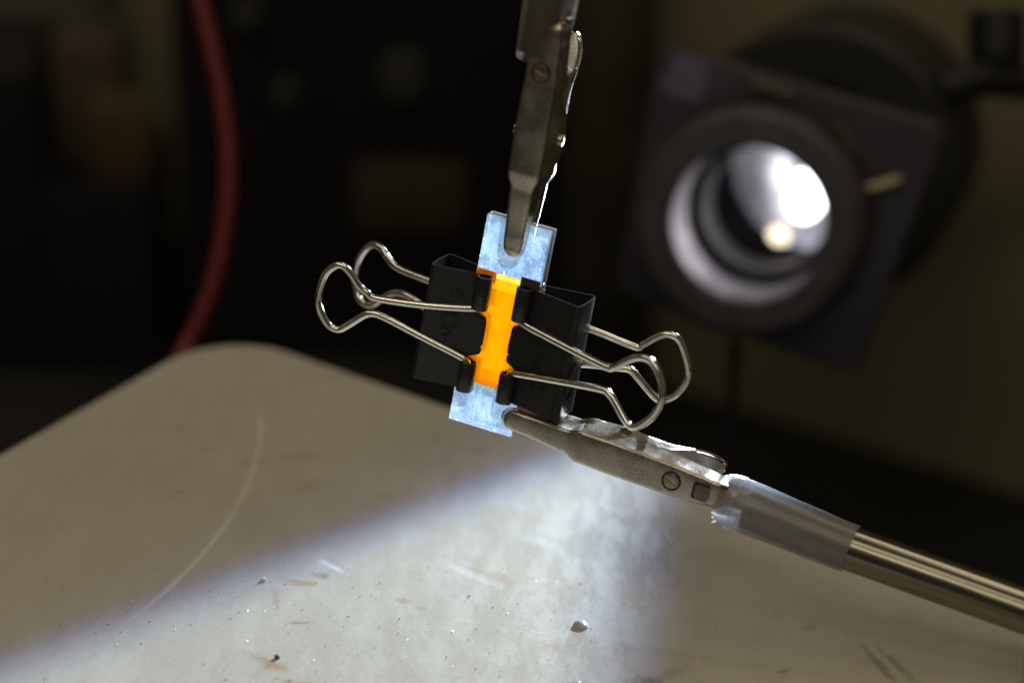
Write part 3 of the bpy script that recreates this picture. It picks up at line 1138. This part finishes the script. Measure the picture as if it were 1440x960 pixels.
# square plate with a round hole
out = rounded_poly([(-24.5, -25.0), (30.6, -26.2), (33.7, 30.7), (-30.5, 29.6)], [2.5] * 4, 6)
cen = Vector((0.5, -0.5))
pos = []
for i in range(96):
    a = 2 * math.pi * i / 96
    d = Vector((math.cos(a), math.sin(a)))
    best = 1e9
    for p, q in zip(out, out[1:] + out[:1]):
        p, q = Vector(p), Vector(q)
        e = q - p
        den = d.x * e.y - d.y * e.x
        if abs(den) < 1e-9:
            continue
        s_ = ((p - cen).x * e.y - (p - cen).y * e.x) / den
        u_ = ((p - cen).x * d.y - (p - cen).y * d.x) / den
        if s_ > 0 and -1e-6 <= u_ <= 1 + 1e-6:
            best = min(best, s_)
    pos.append((d, best))
rows = []
for rr, zz in ((None, din(10.6)), (None, din(10)), (21.5, din(10)), (21.5, din(17)), (None, din(17))):
    rows.append([tuple((cen + d * (rr if rr else b * (1.0 if abs(zz) > 10.3 else 0.985))).to_3d() + Vector((0, 0, zz))) for d, b in pos])
rows.append(rows[0])
grid(bm, rows, True)
bmesh.ops.remove_doubles(bm, verts=bm.verts, dist=1e-3)
obj('mounting_plate', bm, M['black_anodised'], lm, 30)
bm = bmesh.new()
lathe(bm, [(17.0, 0.6), (17.6, 0), (22.5, 0), (24.4, 1.2), (24.8, 3), (24.8, 12), (21.6, 12), (21.6, 16), (17.3, 16), (17.3, 2)], (0, 0, 0), (0, 0, zs), 64, closed=True)
obj('lens_ring', bm, M['ring_black'], lm, 30)
bm = bmesh.new()
lathe(bm, [(17.25, 2.2), (17.25, 22), (16.6, 22), (16.6, 2.2)], (0, 0, 0), (0, 0, zs), 64, closed=True)
obj('bright_sleeve', bm, M['sleeve_metal'], lm, 30)
bm = bmesh.new()
lathe(bm, [(17.6, 22.2), (18.2, 22.2), (18.2, 40), (14.2, 40), (13.6, 24.5), (14.0, 22.2)], (0, 0, 0), (0, 0, zs), 64, closed=True)
obj('inner_tube', bm, M['barrel_black'], lm, 30)
bm = bmesh.new()
prof = [(13.9 * q, 30 - 4.5 * (1 - q * q)) for q in [i / 10 for i in range(11)]]
lathe(bm, prof + [(13.9, 31.0), (0, 31.0)], (0, 0, 0), (0, 0, zs), 48)
obj('lens_glass', bm, M['lens_glass'], lm, 30)
for (px, py, ln, ang, mt) in ((24.6, 15.6, 7.0, 0.60, 'brass'), (13.5, 22.6, 8.0, -0.75, 'brass_dim'), (-4.0, 27.6, 9.5, 0.0, 'brass_dim')):
    bm = bmesh.new()
    dx, dy = math.cos(ang) * ln / 2, math.sin(ang) * ln / 2
    sweep(bm, [(px - dx, py - dy, din(8.8)), (px + dx, py + dy, din(8.8))], 1.2, 14)
    obj('plate_pin', bm, M[mt], lm, 40)
bm = bmesh.new()
inv = LF_.inverted()
pa = inv @ at(1034, 480, 149)
pb = at(1028, 560, 149)
pb = inv @ Vector((pb.x, pb.y, -109))
sweep(bm, [pa, pa.lerp(pb, 0.5), pb], 1.3, 16)
obj('post', bm, M['black_anodised'], lm, 40)
bm = bmesh.new()
prism(bm, rounded_poly([(-27, 20), (-18.5, 20), (-18.5, 29), (-27, 29)], [1.0] * 4, 4), min(din(9.7), din(10.2)), max(din(9.7), din(10.2)))
obj('sticker', bm, M['sticker'], lm, 40)  # bluish reflection on the plate, put into a coloured patch

lh = thing('lamp_housing', 'dark round lamp housing with a bright bulb behind the square lens holder', 'lamp', (4, 6, din(60)), LF_)
bm = bmesh.new()
lathe(bm, [(19.0, 40.5), (30, 40.5), (32, 42.5), (32, 96), (30, 98), (0.01, 98), (0.01, 97), (29, 97), (30.5, 95), (30.5, 43.5), (19.0, 43.5)], (6, 9, 0), (0, 0, zs), 56)
obj('housing_shell', bm, M['housing_black'], lh, 30)
bm = bmesh.new()
prof = [(0.01, 76)] + [(q * 18.0, 76 - 30 * q ** 1.9) for q in [i / 12 for i in range(1, 13)]]
lathe(bm, prof, (0, 0, 0), (0, 0, zs), 56)
thicken(bm, 0.5)
obj('reflector', bm, M['reflector'], lh, 40)


def blob_mesh(c, rx, ry, rz):
    bm = bmesh.new()
    bmesh.ops.create_uvsphere(bm, u_segments=24, v_segments=16, radius=1)
    for v in bm.verts:
        v.co = Vector((v.co.x * rx, v.co.y * ry, v.co.z * rz)) + Vector(c)
    return bm


obj('bulb', blob_mesh((5.2, 0.8, din(50)), 4.3, 6.0, 4.5), M['bulb'], lh)
obj('bulb_tip', blob_mesh((2.6, -8.8, din(42)), 2.3, 2.2, 2.0), M['bulb_warm'], lh)

# ------------------------------------------------------------------ red cable
bm = bmesh.new()
cab = [at(x, y, 130) for x, y in ((236, -180), (262, -80), (281, 0), (300, 80), (315, 160), (321, 240), (314, 330), (296, 410), (268, 475), (236, 530))]
end = Vector((cab[-1].x - 25, cab[-1].y + 8, -60))
cab += [end, Vector((end.x - 60, end.y + 20, -107.5))]
sweep(bm, catmull(cab, 6), 2.0, 14)
tag(obj('red_cable', bm, M['red_cable']), 'dull red cable curving down behind the far corner of the plate', 'cable')

# ------------------------------------------------------------------ things in the dark background


def back_box(name, label, cat, px0, px1, py_top, y, depth, mat, floor=-110.0, bevel=3, tilt=0.0):
    """A box whose front stands at y; its sides and top are measured in the photograph, its foot stands on floor."""
    a, b = at_y(px0, py_top, y), at_y(px1, py_top, y)
    wx, h = (b.x - a.x) / 2, a.z - floor
    t = thing(name, label, cat, (0, 0, 0), frame(Vector(((a.x + b.x) / 2, y, floor)), Vector((math.cos(tilt), math.sin(tilt), 0)), Vector((-math.sin(tilt), math.cos(tilt), 0)), Vector((0, 0, 1))))
    bm = bmesh.new()
    box(bm, (-wx, 0, 0.02), (wx, depth, h), bevel)
    obj('case', bm, mat, t, 40)
    return t, a.z


RY = 322
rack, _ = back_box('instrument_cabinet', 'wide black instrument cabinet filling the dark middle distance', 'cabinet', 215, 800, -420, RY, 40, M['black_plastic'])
rb = rack.location / MM
for (px, py, r) in ((348, 16, 4.0), (402, 127, 3.8), (566, 104, 7.0)):
    q = at_y(px, py, RY) - Vector(rb)
    bm = bmesh.new()
    lathe(bm, [(r, 2), (r, -4), (r * 0.9, -6), (0.01, -6)], (q.x, 0, q.z), (0, 1, 0), 28)
    obj('knob', bm, M['knob_grey'], rack, 40)  # grey discs put in for out-of-focus glints on the cabinet
q0, q1 = at_y(500, 325, RY) - Vector(rb), at_y(655, 228, RY) - Vector(rb)
bm = bmesh.new()
box(bm, (q0.x, -2.5, q0.z), (q1.x, 1, q1.z), 1.5)
obj('brown_panel', bm, M['card'], rack, 40)
cyl = thing('dark_canister', 'tall dark canister beside the black cabinet behind the upper clip', 'canister', (at_y(856, 200, 278).x, 278, -110))  # added cylinder; its shading grades the dark cabinet edge into the wall
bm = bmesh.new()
lathe(bm, [(0.01, 0), (12.6, 0), (13, 0.6), (13, 170), (12, 172), (0.01, 172)], OFF[cyl.name], (0, 0, 1), 40)
obj('can_body', bm, M['canister'], cyl, 40)
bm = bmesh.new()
lathe(bm, [(0.01, 172), (5, 172), (5, 180), (0.01, 180)], OFF[cyl.name], (0, 0, 1), 32)
obj('can_lid', bm, M['black_plastic'], cyl, 40)
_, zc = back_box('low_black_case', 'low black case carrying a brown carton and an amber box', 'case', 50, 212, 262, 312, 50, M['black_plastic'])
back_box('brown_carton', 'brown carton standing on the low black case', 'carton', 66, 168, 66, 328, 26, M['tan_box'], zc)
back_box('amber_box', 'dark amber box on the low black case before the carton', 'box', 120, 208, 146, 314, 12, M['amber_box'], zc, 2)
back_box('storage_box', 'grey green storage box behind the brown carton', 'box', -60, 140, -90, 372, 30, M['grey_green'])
back_box('tall_black_case', 'black upright case at the picture edge before the storage box', 'case', -160, 46, 98, 310, 50, M['black_plastic'])

arm = thing('clamp_arm', 'black clamp arm with a round knob beside the lamp housing', 'clamp', at(1440, 110, 170))
bm = bmesh.new()
sweep(bm, [at(1318, 132, 160), at(1380, 112, 165), at(1440, 116, 170), at(1700, 130, 190)], 4.2, 18)
obj('arm', bm, M['black_plastic'], arm, 40)
bm = bmesh.new()
sweep(bm, catmull([at(1402, 118, 168), at(1402, 80, 168), at(1402, 18, 168)], 4), lambda q: 3.5 + 3.2 * min(1, q * 2.2), 20)
obj('knob', bm, M['black_plastic'], arm, 40)

# ------------------------------------------------------------------ small things on the plate
def on_plate(px, py):
    r = RT * ((px - 720) / 4000) + UP * ((480 - py) / 4000) + FWD
    return CAM + r * (-CAM.z / r.z)


def droplet(p, r, label):
    bm = bmesh.new()
    prof = [(0.01, 0.7 * r)] + [(r * math.sin(a), 0.7 * r * math.cos(a)) for a in [R(x) for x in range(10, 91, 10)]] + [(r * 1.12, -0.05)]
    lathe(bm, prof, (p.x, p.y, 0.02), (0, 0, 1), 28)
    for v in bm.verts:
        v.co.x += 0.12 * r * math.sin(v.co.y * 2.3)
        v.co.y += 0.10 * r * math.sin(v.co.x * 2.9)
    tag(obj('glue_droplet', bm, M['droplet']), label, 'droplet', 'hardened clear droplets on the plate')


droplet(on_plate(817, 880), 1.35, 'clear hardened droplet alone in the lit patch of the plate')
droplet(on_plate(806, 972), 2.1, 'clear hardened droplet cut by the bottom edge of the photo')

bm = bmesh.new()
a, b = on_plate(1430, 990), on_plate(1446, 870)
d = (a - b).normalized()
nrm = Vector((-d.y, d.x, 0))
if nrm.x < 0:
    nrm = -nrm
o0, o1 = b - d * 4, a + d * 60
vs = [o0, o1, o1 + nrm * 19, o0 + nrm * 19]
prism(bm, [(v.x, v.y) for v in vs] if (vs[1] - vs[0]).cross(vs[2] - vs[1]).z > 0 else [(v.x, v.y) for v in vs][::-1], 0.02, 0.16)
tag(obj('masking_tape', bm, M['tape_tan']), 'strip of tan masking tape at the right edge of the plate', 'tape')  # flat strip added for an unidentified pale edge


def scatter(name, n, mat, smin, smax, picks):
    bm = bmesh.new()
    for _ in range(n):
        px, py = random.uniform(*picks[0]), random.uniform(*picks[1])
        p = on_plate(px, py)
        s = smin + (smax - smin) * random.random() ** 4
        shard(bm, (p.x, p.y, s * 0.35), s)
        shard(bm, (p.x, p.y, s * 0.35), s)
    return obj(name, bm, mat, None, 10, 'stuff')


tag(scatter('white_dust', 800, M['grain_bright'], 0.04, 0.24, ((60, 860), (790, 985))), 'tiny white dust grains scattered on the lit patch', 'dust')
tag(scatter('dark_grit', 120, M['dark_grit'], 0.04, 0.2, ((-50, 1400), (560, 1000))), 'tiny dark grit specks scattered on the plate', 'grit')
for i, (px, py, s, lab) in enumerate(((390, 925, 0.55, 'grey metal crumb among rust smears near the bottom of the plate'),
                                      (371, 816, 0.55, 'pale crumb at the soft edge of the light beam'))):
    p = on_plate(px, py)
    bm = bmesh.new()
    bmesh.ops.create_icosphere(bm, subdivisions=2, radius=s)
    for v in bm.verts:
        v.co *= random.uniform(0.75, 1.15)
        v.co.z *= 0.7
        v.co += Vector((p.x, p.y, s * 0.5))
    tag(obj('crumb', bm, M['knob_grey'] if i == 0 else M['white_grit'], None, 20), lab, 'crumb')
